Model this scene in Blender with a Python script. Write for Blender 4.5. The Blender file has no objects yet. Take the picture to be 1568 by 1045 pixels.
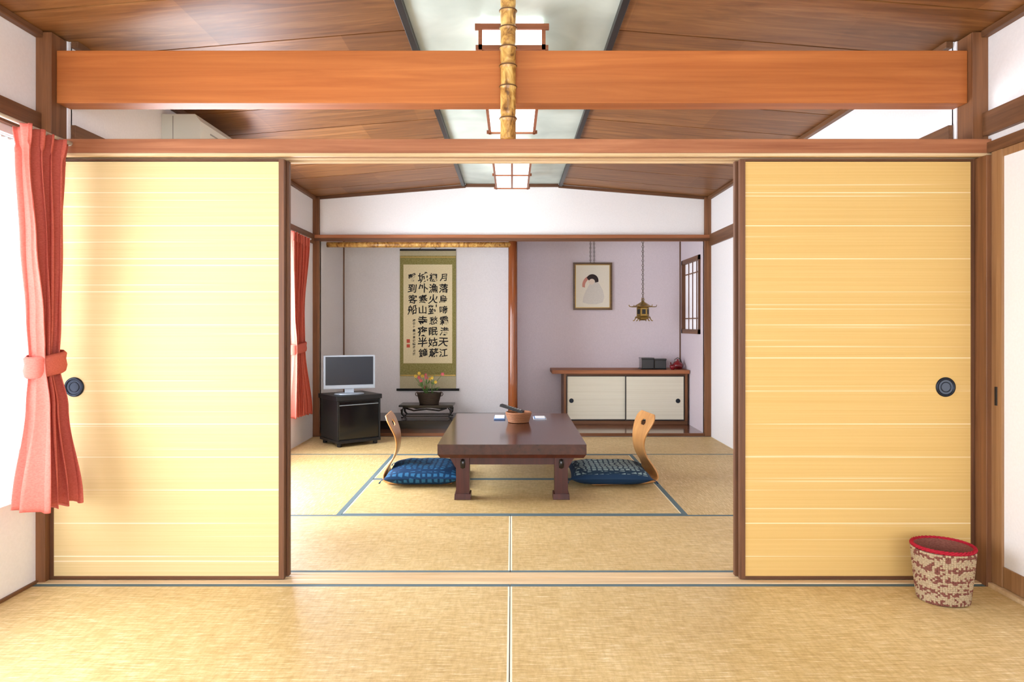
import bpy, math, random
import bmesh
from mathutils import Vector, Matrix, noise as mnoise
random.seed(7)
scene = bpy.context.scene
try:
    scene.view_settings.view_transform = 'Standard'
    scene.view_settings.look = 'None'
except Exception as e:
    print(e)

def lin(c):
    out = []
    for v in c[:3]:
        v = v/255.0
        out.append(v/12.92 if v <= 0.04045 else ((v+0.055)/1.055)**2.4)
    return (out[0], out[1], out[2], 1.0)

# ---------------------------------------------------------------- materials
def base_mat(name, col=(200,200,200), rough=0.6, metal=0.0, spec=0.4, emit=None, estr=0.0, coat=0.0):
    m = bpy.data.materials.new(name); m.use_nodes = True
    b = m.node_tree.nodes['Principled BSDF']
    b.inputs['Base Color'].default_value = lin(col)
    b.inputs['Roughness'].default_value = rough
    b.inputs['Metallic'].default_value = metal
    b.inputs['Specular IOR Level'].default_value = spec
    b.inputs['Coat Weight'].default_value = coat
    b.inputs['Coat Roughness'].default_value = 0.15
    if emit:
        b.inputs['Emission Color'].default_value = lin(emit)
        b.inputs['Emission Strength'].default_value = estr
    return m, m.node_tree, b

def noise_chain(nt, scale3, nscale=1.0, detail=5, rough=0.6, dist=0.0, loc=(0,0,0)):
    tc = nt.nodes.new('ShaderNodeTexCoord')
    mp = nt.nodes.new('ShaderNodeMapping')
    mp.inputs['Scale'].default_value = scale3
    mp.inputs['Location'].default_value = loc
    n = nt.nodes.new('ShaderNodeTexNoise')
    n.inputs['Scale'].default_value = nscale
    n.inputs['Detail'].default_value = detail
    n.inputs['Roughness'].default_value = rough
    n.inputs['Distortion'].default_value = dist
    nt.links.new(tc.outputs['Object'], mp.inputs['Vector'])
    nt.links.new(mp.outputs['Vector'], n.inputs['Vector'])
    return n

def ramp(nt, src, stops, interp='LINEAR'):
    r = nt.nodes.new('ShaderNodeValToRGB')
    r.color_ramp.interpolation = interp
    els = r.color_ramp.elements
    while len(els) < len(stops): els.new(0.5)
    for e, (p, c) in zip(els, stops):
        e.position = p; e.color = lin(c)
    nt.links.new(src, r.inputs['Fac'])
    return r

def bump(nt, b, src, strength=0.2, dist=0.002):
    bp = nt.nodes.new('ShaderNodeBump')
    bp.inputs['Strength'].default_value = strength
    bp.inputs['Distance'].default_value = dist
    nt.links.new(src, bp.inputs['Height'])
    nt.links.new(bp.outputs['Normal'], b.inputs['Normal'])

def mixc(nt, fac, a, b, mode='MIX'):
    m = nt.nodes.new('ShaderNodeMix'); m.data_type = 'RGBA'; m.blend_type = mode
    if isinstance(fac, float): m.inputs[0].default_value = fac
    else: nt.links.new(fac, m.inputs[0])
    for i, v in ((6, a), (7, b)):
        if isinstance(v, tuple): m.inputs[i].default_value = v
        else: nt.links.new(v, m.inputs[i])
    return m.outputs[2]

def mathn(nt, op, a, b=None):
    m = nt.nodes.new('ShaderNodeMath'); m.operation = op
    for i, v in ((0, a), (1, b)):
        if v is None: continue
        if isinstance(v, (int, float)): m.inputs[i].default_value = v
        else: nt.links.new(v, m.inputs[i])
    return m.outputs[0]

def wood(name, c1, c2, axis='X', rough=0.4, fine=1.0, coat=0.0, spec=0.35):
    m, nt, b = base_mat(name, c1, rough, spec=spec, coat=coat)
    s = [38*fine]*3; s['XYZ'.index(axis)] = 1.4*fine
    n = noise_chain(nt, s, 1.0, 6, 0.65, 0.6)
    r = ramp(nt, n.outputs['Fac'], [(0.3, c1), (0.7, c2)])
    s2 = [3.0]*3; s2['XYZ'.index(axis)] = 0.5
    n2 = noise_chain(nt, s2, 1.0, 3, 0.5, 0.3, (3,5,7))
    r2 = ramp(nt, n2.outputs['Fac'], [(0.3, (222,220,218)), (0.7, (255,255,255))])
    nt.links.new(mixc(nt, 1.0, r.outputs['Color'], r2.outputs['Color'], 'MULTIPLY'), b.inputs['Base Color'])
    bump(nt, b, n.outputs['Fac'], 0.08, 0.001)
    return m

def plaster(name, c, var=6, rough=0.85):
    m, nt, b = base_mat(name, c, rough, spec=0.15)
    n = noise_chain(nt, (90,90,90), 1.0, 4)
    c2 = tuple(max(0, v-var) for v in c)
    r = ramp(nt, n.outputs['Fac'], [(0.35, c2), (0.65, c)])
    nt.links.new(r.outputs['Color'], b.inputs['Base Color'])
    bump(nt, b, n.outputs['Fac'], 0.06, 0.001)
    return m

M = {}
M['plaster'] = plaster('plaster_white', (240,239,240), 4)
M['plaster_lav'] = plaster('plaster_lavender', (219,208,214))
M['plaster_toko'] = plaster('plaster_tokonoma', (226,222,221))
M['beam'] = wood('beam_cedar', (166,92,42), (198,120,62), 'X', 0.52, 0.6, spec=0.28)
M['kamoi'] = wood('kamoi_wood', (146,88,56), (184,122,84), 'X', 0.55, spec=0.28)
M['tan_x'] = wood('tan_wood_x', (206,172,126), (234,208,168), 'X', 0.5)
M['dark_x'] = wood('dark_trim_x', (84,54,34), (120,80,52), 'X', 0.48)
M['dark_y'] = wood('dark_trim_y', (94,62,40), (136,94,62), 'Y', 0.48)
M['dark_z'] = wood('dark_trim_z', (86,54,35), (126,84,55), 'Z', 0.48)
M['post_z'] = wood('post_wood_z', (108,68,42), (148,100,64), 'Z', 0.45)
M['tan_z'] = wood('tan_wood_z', (146,104,66), (184,140,98), 'Z', 0.45)
M['tokobashira'] = wood('tokobashira_wood', (120,62,34), (158,90,50), 'Z', 0.22, coat=0.4)
M['floorboard'] = wood('polished_floorboard', (104,62,42), (140,90,62), 'X', 0.15, coat=0.6)
M['blacktrim'] = base_mat('black_trim', (30,25,25), 0.4)[0]
M['blackwood'] = wood('black_lacquer_wood', (18,14,14), (32,24,22), 'X', 0.25, coat=0.3)
M['tablewood'] = wood('table_rosewood', (52,24,18), (80,38,28), 'Y', 0.16, 0.7, coat=0.4)
M['tableleg'] = wood('table_leg_rosewood', (58,24,20), (88,38,30), 'Z', 0.35, 0.7, coat=0.1)

def ceiling_wood():
    m, nt, b = base_mat('ceiling_boards', (150,90,45), 0.45, spec=0.32)
    n = noise_chain(nt, (1.0, 16, 16), 1.0, 7, 0.6, 1.6)
    r = ramp(nt, n.outputs['Fac'], [(0.28, (112,72,38)), (0.52, (144,96,54)), (0.75, (174,124,76))])
    tc = nt.nodes.new('ShaderNodeTexCoord'); sp = nt.nodes.new('ShaderNodeSeparateXYZ')
    nt.links.new(tc.outputs['Object'], sp.inputs[0])
    fl = mathn(nt, 'FLOOR', mathn(nt, 'DIVIDE', sp.outputs['Y'], 0.455))
    fx = mathn(nt, 'FLOOR', mathn(nt, 'DIVIDE', mathn(nt, 'ADD', sp.outputs['X'], mathn(nt, 'MULTIPLY', fl, 0.37)), 0.91))
    w = nt.nodes.new('ShaderNodeTexWhiteNoise'); w.noise_dimensions = '1D'
    nt.links.new(mathn(nt, 'ADD', fl, mathn(nt, 'MULTIPLY', fx, 7.3)), w.inputs['W'])
    r2 = ramp(nt, w.outputs['Value'], [(0, (214,208,200)), (1, (255,255,255))])
    nt.links.new(mixc(nt, 1.0, r.outputs['Color'], r2.outputs['Color'], 'MULTIPLY'), b.inputs['Base Color'])
    bump(nt, b, n.outputs['Fac'], 0.05, 0.001)
    return m
M['ceil'] = ceiling_wood()

def strip_mat():
    m, nt, b = base_mat('ceiling_panel_white', (200,205,200), 0.4)
    n = noise_chain(nt, (3,3,3), 1.0, 4, 0.5, 0.5)
    r = ramp(nt, n.outputs['Fac'], [(0.3, (172,184,176)), (0.7, (206,216,208))])
    nt.links.new(r.outputs['Color'], b.inputs['Base Color'])
    return m
M['strip'] = strip_mat()

def fusuma_mat(name, c_lo, c_hi, streak, period=0.137):
    m, nt, b = base_mat(name, c_hi, 0.65, spec=0.15)
    n = noise_chain(nt, (0.5, 1, 150), 1.0, 6, 0.75)
    r = ramp(nt, n.outputs['Fac'], [(0.3, c_lo), (0.7, c_hi)])
    n2 = noise_chain(nt, (0.35, 0.1, 90), 1.0, 2, 0.5, 0, (3.1, 0, 1.7))
    r2 = ramp(nt, n2.outputs['Fac'], [(0.0, (0,0,0)), (0.67, (0,0,0)), (0.72, (180,180,180)), (1.0, (180,180,180))])
    tc = nt.nodes.new('ShaderNodeTexCoord'); sp = nt.nodes.new('ShaderNodeSeparateXYZ')
    nt.links.new(tc.outputs['Object'], sp.inputs[0])
    fr = mathn(nt, 'FRACT', mathn(nt, 'DIVIDE', mathn(nt, 'ADD', sp.outputs['Z'], 0.04), period))
    ln = mathn(nt, 'LESS_THAN', fr, 0.024)
    nm = noise_chain(nt, (1.2, 0.1, 5), 1.0, 2, 0.5, 0, (1, 0, 4))
    rm = ramp(nt, nm.outputs['Fac'], [(0.35, (100,100,100)), (0.6, (240,240,240))])
    lm = mathn(nt, 'MULTIPLY', ln, rm.outputs['Color'])
    c = mixc(nt, r2.outputs['Color'], r.outputs['Color'], lin(streak))
    c = mixc(nt, lm, c, lin(streak))
    nt.links.new(c, b.inputs['Base Color'])
    bump(nt, b, n.outputs['Fac'], 0.06, 0.001)
    return m
M['fusuma'] = fusuma_mat('fusuma_grasscloth', (204,166,98), (218,184,118), (242,228,190))
M['fusuma_lit'] = fusuma_mat('fusuma_grasscloth_window_lit', (206,180,128), (218,194,144), (244,236,212))  # same grasscloth; window light on the left panels put into the colour
M['cabdoor'] = fusuma_mat('cabinet_door_cloth', (208,202,182), (228,224,206), (242,240,230), 0.06)

def tatami_mat(name, horizontal):
    m, nt, b = base_mat(name, (220,190,125), 0.46, spec=0.35)
    s = (11, 120, 1) if horizontal else (120, 11, 1)
    n = noise_chain(nt, s, 1.0, 9, 0.78, 0.15)
    r = ramp(nt, n.outputs['Fac'], [(0.32, (180,152,98)), (0.47, (210,182,126)), (0.57, (226,202,152)), (0.66, (248,240,214))])
    s3 = (60, 14, 1) if horizontal else (14, 60, 1)
    n3 = noise_chain(nt, s3, 1.0, 5, 0.7)
    r3 = ramp(nt, n3.outputs['Fac'], [(0.35, (234,229,220)), (0.6, (255,255,255))])
    n2 = noise_chain(nt, (0.9,1.3,1), 1.0, 2)
    r2 = ramp(nt, n2.outputs['Fac'], [(0.3, (236,230,218)), (0.7, (255,255,255))])
    c = mixc(nt, 1.0, r.outputs['Color'], r2.outputs['Color'], 'MULTIPLY')
    c = mixc(nt, 1.0, c, r3.outputs['Color'], 'MULTIPLY')
    nt.links.new(c, b.inputs['Base Color'])
    bump(nt, b, n.outputs['Fac'], 0.3, 0.002)
    return m
M['tat_h'] = tatami_mat('tatami_rush_h', True)
M['tat_v'] = tatami_mat('tatami_rush_v', False)
M['heri'] = base_mat('tatami_border_cloth', (88,108,114), 0.8)[0]
M['seam'] = base_mat('tatami_end_seam', (236,226,200), 0.8)[0]

def cloth(name, c1, c2, bs=0.2):
    m, nt, b = base_mat(name, c1, 0.85, spec=0.1)
    n = noise_chain(nt, (120, 120, 300), 1.0, 3)
    r = ramp(nt, n.outputs['Fac'], [(0.3, c1), (0.7, c2)])
    nt.links.new(r.outputs['Color'], b.inputs['Base Color'])
    bump(nt, b, n.outputs['Fac'], bs, 0.001)
    return m
M['curtain'] = cloth('curtain_salmon_cloth', (188,92,80), (206,110,96), 0.1)
def sheer_mat():
    m = bpy.data.materials.new('sheer_voile'); m.use_nodes = True; nt = m.node_tree
    for nd in list(nt.nodes): nt.nodes.remove(nd)
    o = nt.nodes.new('ShaderNodeOutputMaterial'); d = nt.nodes.new('ShaderNodeBsdfDiffuse'); t = nt.nodes.new('ShaderNodeBsdfTranslucent')
    mx = nt.nodes.new('ShaderNodeMixShader'); mx.inputs[0].default_value = 0.6
    for q in (d, t): q.inputs['Color'].default_value = (0.92, 0.93, 0.95, 1)
    nt.links.new(d.outputs[0], mx.inputs[1]); nt.links.new(t.outputs[0], mx.inputs[2]); nt.links.new(mx.outputs[0], o.inputs[0])
    return m
M['sheer'] = sheer_mat()
COOL = (238,245,255)
M['window_glow'] = base_mat('window_daylight_pane', (255,255,255), 0.5, emit=COOL, estr=10.5)[0]
M['window_far'] = base_mat('window_daylight_pane_far', (255,255,255), 0.5, emit=COOL, estr=16.0)[0]
M['rear_fill'] = base_mat('rear_fill_glow', (255,255,255), 0.7, emit=COOL, estr=9.5)[0]  # glow of the lattice panel added behind the camera as fill
M['shoji_dim'] = base_mat('shoji_paper_dim', (236,232,236), 0.7, emit=(235,235,245), estr=0.3)[0]
M['lamp_glow'] = base_mat('lamp_diffuser', (255,255,250), 0.5, emit=(250,252,250), estr=2.2)[0]
M['lampframe'] = wood('lamp_frame_wood', (130,72,44), (164,100,62), 'X', 0.4)
M['white_plastic'] = base_mat('white_plastic', (222,228,222), 0.4)[0]
M['grey_plastic'] = base_mat('grey_plastic', (150,152,150), 0.5)[0]
M['black'] = base_mat('black_gloss', (12,12,14), 0.12, coat=0.5)[0]
M['blackmatte'] = base_mat('black_matte', (22,22,24), 0.45)[0]
M['silver'] = base_mat('silver_plastic', (150,158,168), 0.35, metal=0.4)[0]
M['screen'] = base_mat('tv_screen', (18,24,34), 0.2)[0]
M['brass'] = base_mat('aged_brass', (158,130,72), 0.35, metal=0.85)[0]
M['chain'] = base_mat('chain_metal', (90,80,66), 0.4, metal=0.8)[0]
M['hikite'] = base_mat('door_pull_dark', (36,42,52), 0.35, metal=0.6)[0]
M['hikite2'] = base_mat('door_pull_blue_grey', (92,102,118), 0.4, metal=0.5)[0]
M['ink'] = base_mat('ink_black', (18,16,18), 0.8)[0]
M['ink_soft'] = base_mat('ink_brown_black', (52,40,40), 0.8)[0]
M['seal'] = base_mat('seal_red', (190,80,60), 0.8)[0]
M['paper'] = plaster('scroll_paper', (222,208,168), 12)
M['scroll_green'] = plaster('scroll_brocade_green', (148,140,88), 26)
M['scroll_tan'] = plaster('scroll_tan_silk', (184,174,142), 10)
M['gold'] = base_mat('gold_frame', (170,138,74), 0.35, metal=0.6)[0]
M['framewood'] = wood('picture_frame_wood', (84,62,42), (118,88,58), 'X', 0.35)
M['matboard'] = plaster('picture_paper_cream', (234,228,212), 4)
M['kimono'] = plaster('painted_pale_robe', (218,213,204), 8)
M['skin'] = base_mat('painted_face', (228,212,196), 0.8)[0]
M['blush'] = base_mat('painted_pink', (200,138,124), 0.8)[0]
M['red'] = base_mat('red_lacquer', (120,22,30), 0.25, coat=0.4)[0]
M['bentwood'] = wood('bentwood_beech', (190,132,72), (218,162,98), 'Z', 0.35, 0.5, coat=0.2)
M['leaf'] = base_mat('leaf_green', (90,130,60), 0.6)[0]
M['petal_pink'] = base_mat('petal_pink', (206,84,110), 0.6)[0]
M['petal_yellow'] = base_mat('petal_yellow', (220,184,72), 0.6)[0]
M['wicker_dark'] = base_mat('wicker_dark', (66,52,38), 0.6)[0]
M['wicker'] = base_mat('wicker_brown', (150,98,64), 0.55)[0]
M['raffia'] = cloth('raffia_natural', (160,138,108), (194,174,142))
M['raffia_m'] = cloth('raffia_maroon', (112,64,56), (138,90,76))
M['raffia_red'] = cloth('raffia_red_rim', (150,26,42), (176,40,56))
M['bluepaper'] = base_mat('blue_towel', (96,130,176), 0.8)[0]
M['whitepaper'] = base_mat('white_paper', (236,238,242), 0.8)[0]

def bamboo_mat():
    m, nt, b = base_mat('mottled_bamboo', (190,140,60), 0.35, coat=0.25)
    n = noise_chain(nt, (22,22,12), 1.0, 5, 0.65, 1.2)
    r = ramp(nt, n.outputs['Fac'], [(0.33, (96,60,24)), (0.45, (164,116,54)), (0.58, (204,162,88)), (0.75, (226,194,124))])
    nt.links.new(r.outputs['Color'], b.inputs['Base Color'])
    return m
M['bamboo'] = bamboo_mat()
M['bamboonode'] = base_mat('bamboo_node_dark', (96,62,28), 0.5)[0]

def cushion_mat(name, dark, light, sc, thr):
    m, nt, b = base_mat(name, dark, 0.7, spec=0.2)
    tc = nt.nodes.new('ShaderNodeTexCoord')
    v = nt.nodes.new('ShaderNodeTexVoronoi'); v.feature = 'DISTANCE_TO_EDGE'
    v.inputs['Scale'].default_value = sc; v.inputs['Randomness'].default_value = 0.35
    nt.links.new(tc.outputs['Object'], v.inputs['Vector'])
    r = ramp(nt, v.outputs['Distance'], [(0, dark), (thr, dark), (thr+0.05, light), (1, light)])
    n = noise_chain(nt, (30,30,30), 1.0, 3)
    f = mathn(nt, 'MULTIPLY', n.outputs['Fac'], 0.6)
    c = mixc(nt, f, r.outputs['Color'], lin(dark))
    nt.links.new(c, b.inputs['Base Color'])
    return m
M['cush1'] = cushion_mat('zabuton_blue_dapple', (14,48,82), (48,110,152), 26, 0.16)
M['cush2'] = cushion_mat('zabuton_pale_lattice', (30,54,76), (166,192,196), 28, 0.12)
M['cushb'] = base_mat('zabuton_blue_edge', (10,48,80), 0.7)[0]

# ---------------------------------------------------------------- mesh builder
class MB:
    def __init__(s, name):
        s.name = name; s.v = []; s.f = []; s.m = []; s.sm = []; s.mats = []; s.T = Matrix.Identity(4)
    def mi(s, k):
        mat = M[k]
        if mat not in s.mats: s.mats.append(mat)
        return s.mats.index(mat)
    def add(s, vs, fs, k, smooth=False):
        o = len(s.v); i = s.mi(k)
        s.v += [tuple(s.T @ Vector(p)) for p in vs]
        for f in fs:
            s.f.append([a+o for a in f]); s.m.append(i); s.sm.append(smooth)
    def box(s, x0, x1, y0, y1, z0, z1, k):
        s.hexa([(x0,y0,z0),(x1,y0,z0),(x1,y1,z0),(x0,y1,z0),(x0,y0,z1),(x1,y0,z1),(x1,y1,z1),(x0,y1,z1)], k)
    def hexa(s, v, k):
        s.add(v, [(0,3,2,1),(4,5,6,7),(0,1,5,4),(1,2,6,5),(2,3,7,6),(3,0,4,7)], k)
    def lathe(s, prof, c, k, seg=32, sx=1, sy=1, closed=False):
        vs = []; fs = []; n = len(prof)
        for (r, z) in prof:
            for i in range(seg):
                a = 2*math.pi*i/seg
                vs.append((c[0]+r*math.cos(a)*sx, c[1]+r*math.sin(a)*sy, c[2]+z))
        for j in range(n-1):
            for i in range(seg):
                i2 = (i+1) % seg
                fs.append((j*seg+i, j*seg+i2, (j+1)*seg+i2, (j+1)*seg+i))
        if not closed:
            fs.append(tuple(range(seg))[::-1]); fs.append(tuple((n-1)*seg+i for i in range(seg)))
        s.add(vs, fs, k, True)
    def tube(s, pts, rad, k, seg=8):
        pts = [Vector(p) for p in pts]; vs = []; fs = []; n = len(pts)
        for j, p in enumerate(pts):
            t = (pts[min(j+1,n-1)]-pts[max(j-1,0)]).normalized()
            up = Vector((0,0,1)) if abs(t.z) < 0.9 else Vector((1,0,0))
            a = t.cross(up).normalized(); b = t.cross(a)
            r = rad[j] if isinstance(rad, (list,tuple)) else rad
            for i in range(seg):
                an = 2*math.pi*i/seg
                vs.append(tuple(p+a*r*math.cos(an)+b*r*math.sin(an)))
        for j in range(n-1):
            for i in range(seg):
                i2 = (i+1) % seg
                fs.append((j*seg+i, j*seg+i2, (j+1)*seg+i2, (j+1)*seg+i))
        fs.append(tuple(range(seg))[::-1]); fs.append(tuple((n-1)*seg+i for i in range(seg)))
        s.add(vs, fs, k, True)
    def ring(s, c, R, r, k, axis='Z', seg=32, t=10):
        vs = []; fs = []
        for i in range(seg):
            a = 2*math.pi*i/seg
            for j in range(t):
                b = 2*math.pi*j/t
                u = (R+r*math.cos(b)); p = (u*math.cos(a), u*math.sin(a), r*math.sin(b))
                if axis == 'Y': p = (p[0], p[2], p[1])
                if axis == 'X': p = (p[2], p[0], p[1])
                vs.append((c[0]+p[0], c[1]+p[1], c[2]+p[2]))
        for i in range(seg):
            for j in range(t):
                fs.append((i*t+j, ((i+1)%seg)*t+j, ((i+1)%seg)*t+(j+1)%t, i*t+(j+1)%t))
        s.add(vs, fs, k, True)
    def disc_y(s, c, r, y0, y1, k, seg=32):
        vs = []; 
        for y in (y0, y1):
            for i in range(seg):
                a = 2*math.pi*i/seg; vs.append((c[0]+r*math.cos(a), y, c[1]+r*math.sin(a)))
        fs = [(i, (i+1)%seg, seg+(i+1)%seg, seg+i) for i in range(seg)]
        fs += [tuple(range(seg)), tuple(seg+i for i in range(seg))[::-1]]
        s.add(vs, fs, k)
    def poly_y(s, pts, y0, y1, k):
        n = len(pts)
        vs = [(p[0], y0, p[1]) for p in pts]+[(p[0], y1, p[1]) for p in pts]
        fs = [tuple(range(n)), tuple(n+i for i in range(n))[::-1]] + [(i, n+i, n+(i+1)%n, (i+1)%n) for i in range(n)]
        s.add(vs, fs, k)
    def done(s, bevel=0, seg=2, recalc=True):
        me = bpy.data.meshes.new(s.name)
        me.from_pydata(s.v, [], s.f)
        for m in s.mats: me.materials.append(m)
        for p, mi, sm in zip(me.polygons, s.m, s.sm):
            p.material_index = mi; p.use_smooth = sm
        if recalc:
            bm = bmesh.new(); bm.from_mesh(me)
            bmesh.ops.recalc_face_normals(bm, faces=bm.faces)
            bm.to_mesh(me); bm.free()
        me.update()
        o = bpy.data.objects.new(s.name, me)
        scene.collection.objects.link(o)
        if bevel:
            b = o.modifiers.new('bevel', 'BEVEL'); b.width = bevel; b.segments = seg; b.limit_method = 'ANGLE'; b.angle_limit = math.radians(50)
        return o

def simple_box(name, *a, bevel=0):
    mb = MB(name); mb.box(*a); return mb.done(bevel)

# ---------------------------------------------------------------- dimensions
NW, FW, AW = 1.95, 1.88, 1.82      # half widths: near room, far room, alcove
D0, D1, D2 = 3.02, 6.72, 7.65      # partition, alcove front, alcove back
RB = -1.80                          # rear wall of near room
def zc(x): return 2.385 if abs(x) < 0.458 else 2.385-0.083*(abs(x)-0.458)

# floor + mats
simple_box('floor', -2.1, 2.1, RB, 7.8, -0.12, -0.052, 'dark_x')
def mat(x0, x1, y0, y1, horiz):
    g = 0.0015
    mb = MB('tatami_mat'); x0 += g; x1 -= g; y0 += g; y1 -= g
    k = 'tat_h' if horiz else 'tat_v'; h = 0.027
    if horiz:
        mb.box(x0+0.007, x1-0.007, y0+h, y1-h, -0.05, 0, k)
        mb.box(x0, x1, y0, y0+h, -0.05, 0, 'heri'); mb.box(x0, x1, y1-h, y1, -0.05, 0, 'heri')
        mb.box(x0, x0+0.007, y0+h, y1-h, -0.05, 0, 'seam'); mb.box(x1-0.007, x1, y0+h, y1-h, -0.05, 0, 'seam')
    else:
        mb.box(x0+h, x1-h, y0, y1, -0.05, 0, k)
        mb.box(x0, x0+h, y0, y1, -0.05, 0, 'heri'); mb.box(x1-h, x1, y0, y1, -0.05, 0, 'heri')
    mb.done()
c0 = -0.008
mat(-NW, c0, 1.965, 2.89, True); mat(c0, NW, 1.965, 2.89, True)
mat(-NW, -0.97, 0.04, 1.965, False); mat(0.97, NW, 0.04, 1.965, False)
mat(-0.97, 0.97, 0.04, 1.0, True); mat(-0.97, 0.97, 1.0, 1.965, True)
mat(-NW, c0, RB, 0.04, False); mat(c0, NW, RB, 0.04, False)
mat(-FW, c0, 3.02, 3.94, True); mat(c0, FW, 3.02, 3.94, True)
mat(-FW, -0.95, 3.94, 5.76, False); mat(0.95, FW, 3.94, 5.76, False)
mat(-0.95, 0.95, 3.94, 4.85, True); mat(-0.95, 0.95, 4.85, 5.76, True)
mat(-FW, c0, 5.76, D1-0.02, True); mat(c0, FW, 5.76, D1-0.02, True)

# sill under the sliding doors
mb = MB('trim_threshold')
mb.box(-NW, NW, 2.89, 2.925, -0.05, 0.004, 'tan_x')
mb.box(-NW, NW, 2.925, 3.0, -0.05, 0.0, 'tan_x')
mb.box(-NW, NW, 2.958, 2.964, 0.0, 0.003, 'tan_x')
mb.box(-NW, NW, 3.0, 3.02, -0.05, 0.002, 'tan_x')
mb.done()

# walls -----------------------------------------------------------------
def wall_x(name, X, out, y0, y1, z0, z1, holes, k='plaster'):
    mb = MB(name); a, b = min(X, X+out), max(X, X+out); y = y0
    for (ha, hb, hz0, hz1) in holes:
        mb.box(a, b, y, ha, z0, z1, k)
        mb.box(a, b, ha, hb, z0, hz0, k); mb.box(a, b, ha, hb, hz1, z1, k)
        y = hb
    mb.box(a, b, y, y1, z0, z1, k)
    return mb.done()
wall_x('wall_left', -NW, -0.14, RB, D0, -0.05, 2.26, [(0.7, 2.86, 0.36, 1.80)])
wall_x('wall_right', NW, 0.14, RB, D0, -0.05, 2.26, [(0.9, 2.87, 0.0, 1.80)])
wall_x('wall_left_tatami_room', -FW, -0.14, D0, D1, -0.05, 2.265, [(3.7, 6.1, 0.36, 1.80)])
wall_x('wall_right_tatami_room', FW, 0.14, D0, D1, -0.05, 2.265, [])
wall_x('wall_left_tokonoma', -AW, -0.2, D1, D2, -0.05, 2.0, [], 'plaster_toko')
wall_x('wall_right_alcove', AW, 0.2, D1, D2, -0.05, 2.0, [(6.86, 7.54, 0.985, 1.715)], 'plaster_lav')
mb = MB('wall_back_tokonoma'); mb.box(-AW, 0.012, D2, D2+0.12, -0.05, 2.0, 'plaster_toko'); mb.done()
mb = MB('wall_back_alcove'); mb.box(0.012, AW, D2, D2+0.12, -0.05, 2.0, 'plaster_lav'); mb.done()
mb = MB('wall_partition_alcove'); mb.box(-0.005, 0.03, D1+0.1, D2, -0.05, 2.0, 'plaster_lav'); mb.done()
mb = MB('wall_back')  # small gable wall above the alcoves
mb.poly_y([(-FW, 1.905), (FW, 1.905), (FW, zc(FW)), (0.458, 2.385), (-0.458, 2.385), (-FW, zc(FW))], D1, D1+0.06, 'plaster'); mb.done()
mb = MB('ceiling_alcove'); mb.box(-AW-.1, AW+.1, D1+0.06, D2+0.1, 2.0, 2.05, 'plaster_toko'); mb.done()
# rear wall with an added, unseen glowing panel for frontal fill light
mb = MB('wall_rear')
mb.box(-2.09, -1.6, RB-0.12, RB, -0.05, 2.26, 'plaster'); mb.box(1.6, 2.09, RB-0.12, RB, -0.05, 2.26, 'plaster')
mb.box(-1.6, 1.6, RB-0.12, RB, -0.05, 0.25, 'plaster'); mb.box(-1.6, 1.6, RB-0.12, RB, 2.15, 2.26, 'plaster')
mb.poly_y([(-NW, 2.26), (NW, 2.26), (0.458, 2.385), (-0.458, 2.385)], RB-0.12, RB, 'plaster')
mb.done()
mb = MB('rear_fill_panel')
mb.box(-1.6, 1.6, RB-0.08, RB-0.07, 0.25, 2.15, 'rear_fill')
for i in range(9):
    x = -1.6+i*0.4; mb.box(x-0.012, x+0.012, RB-0.07, RB-0.04, 0.25, 2.15, 'dark_z')
for i in range(6):
    z = 0.25+i*0.38; mb.box(-1.6, 1.6, RB-0.068, RB-0.045, z-0.01, z+0.01, 'dark_x')
mb.done()

# ceiling ----------------------------------------------------------------
mb = MB('ceiling')
k0 = math.floor(RB/0.455)
edges = [RB]+[i*0.455 for i in range(k0+1, 15) if RB < i*0.455 < D1]+[D1]
for sgn in (-1, 1):
    for a, b in zip(edges[:-1], edges[1:]):
        X = NW if a < D0 else FW
        xi, xo = 0.458*sgn, X*sgn; zi, zo = 2.385, zc(X)
        g = 0.005
        mb.hexa([(xi,a+g,zi),(xo,a+g,zo),(xo,b-g,zo),(xi,b-g,zi),(xi,a+g,zi+.012),(xo,a+g,zo+.012),(xo,b-g,zo+.012),(xi,b-g,zi+.012)], 'ceil')
    mb.hexa([(0.458*sgn,RB,2.398),(2.09*sgn,RB,2.262),(2.09*sgn,D1,2.262),(0.458*sgn,D1,2.398),
             (0.458*sgn,RB,2.44),(2.09*sgn,RB,2.40),(2.09*sgn,D1,2.40),(0.458*sgn,D1,2.44)], 'blacktrim')
mb.box(-0.458, 0.458, RB, D1, 2.392, 2.44, 'strip')
mb.done()
n = [1]
def trim(*boxes, bevel=0.002):
    mb = MB('trim_%d' % n[0]); n[0] += 1
    for b in boxes: mb.box(*b)
    return mb.done(bevel)
for s in (-1, 1):
    a, b = sorted((0.445*s, 0.475*s))
    trim((a, b, RB, D1, 2.362, 2.392, 'blacktrim'))
def wall_mould(X, y0, y1, z0, z1, w, k='dark_y'):
    a, b = sorted((X, X-w if X > 0 else X+w)); trim((a, b, y0, y1, z0, z1, k))
for s in (-1, 1):
    wall_mould(NW*s, RB, 2.9, 2.235, 2.262, 0.03)
    wall_mould(FW*s, D0, D1, 2.24, 2.268, 0.03)
mb = MB('trim_gable')
for s in (-1, 1):
    mb.hexa([(0.44*s,D1-.02,2.355),(FW*s,D1-.02,2.24),(FW*s,D1,2.24),(0.44*s,D1,2.355),(0.44*s,D1-.02,2.382),(FW*s,D1-.02,2.266),(FW*s,D1,2.266),(0.44*s,D1,2.382)], 'dark_x')
mb.box(-0.44, 0.44, D1-.02, D1, 2.362, 2.39, 'dark_x')
mb.done()

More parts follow.
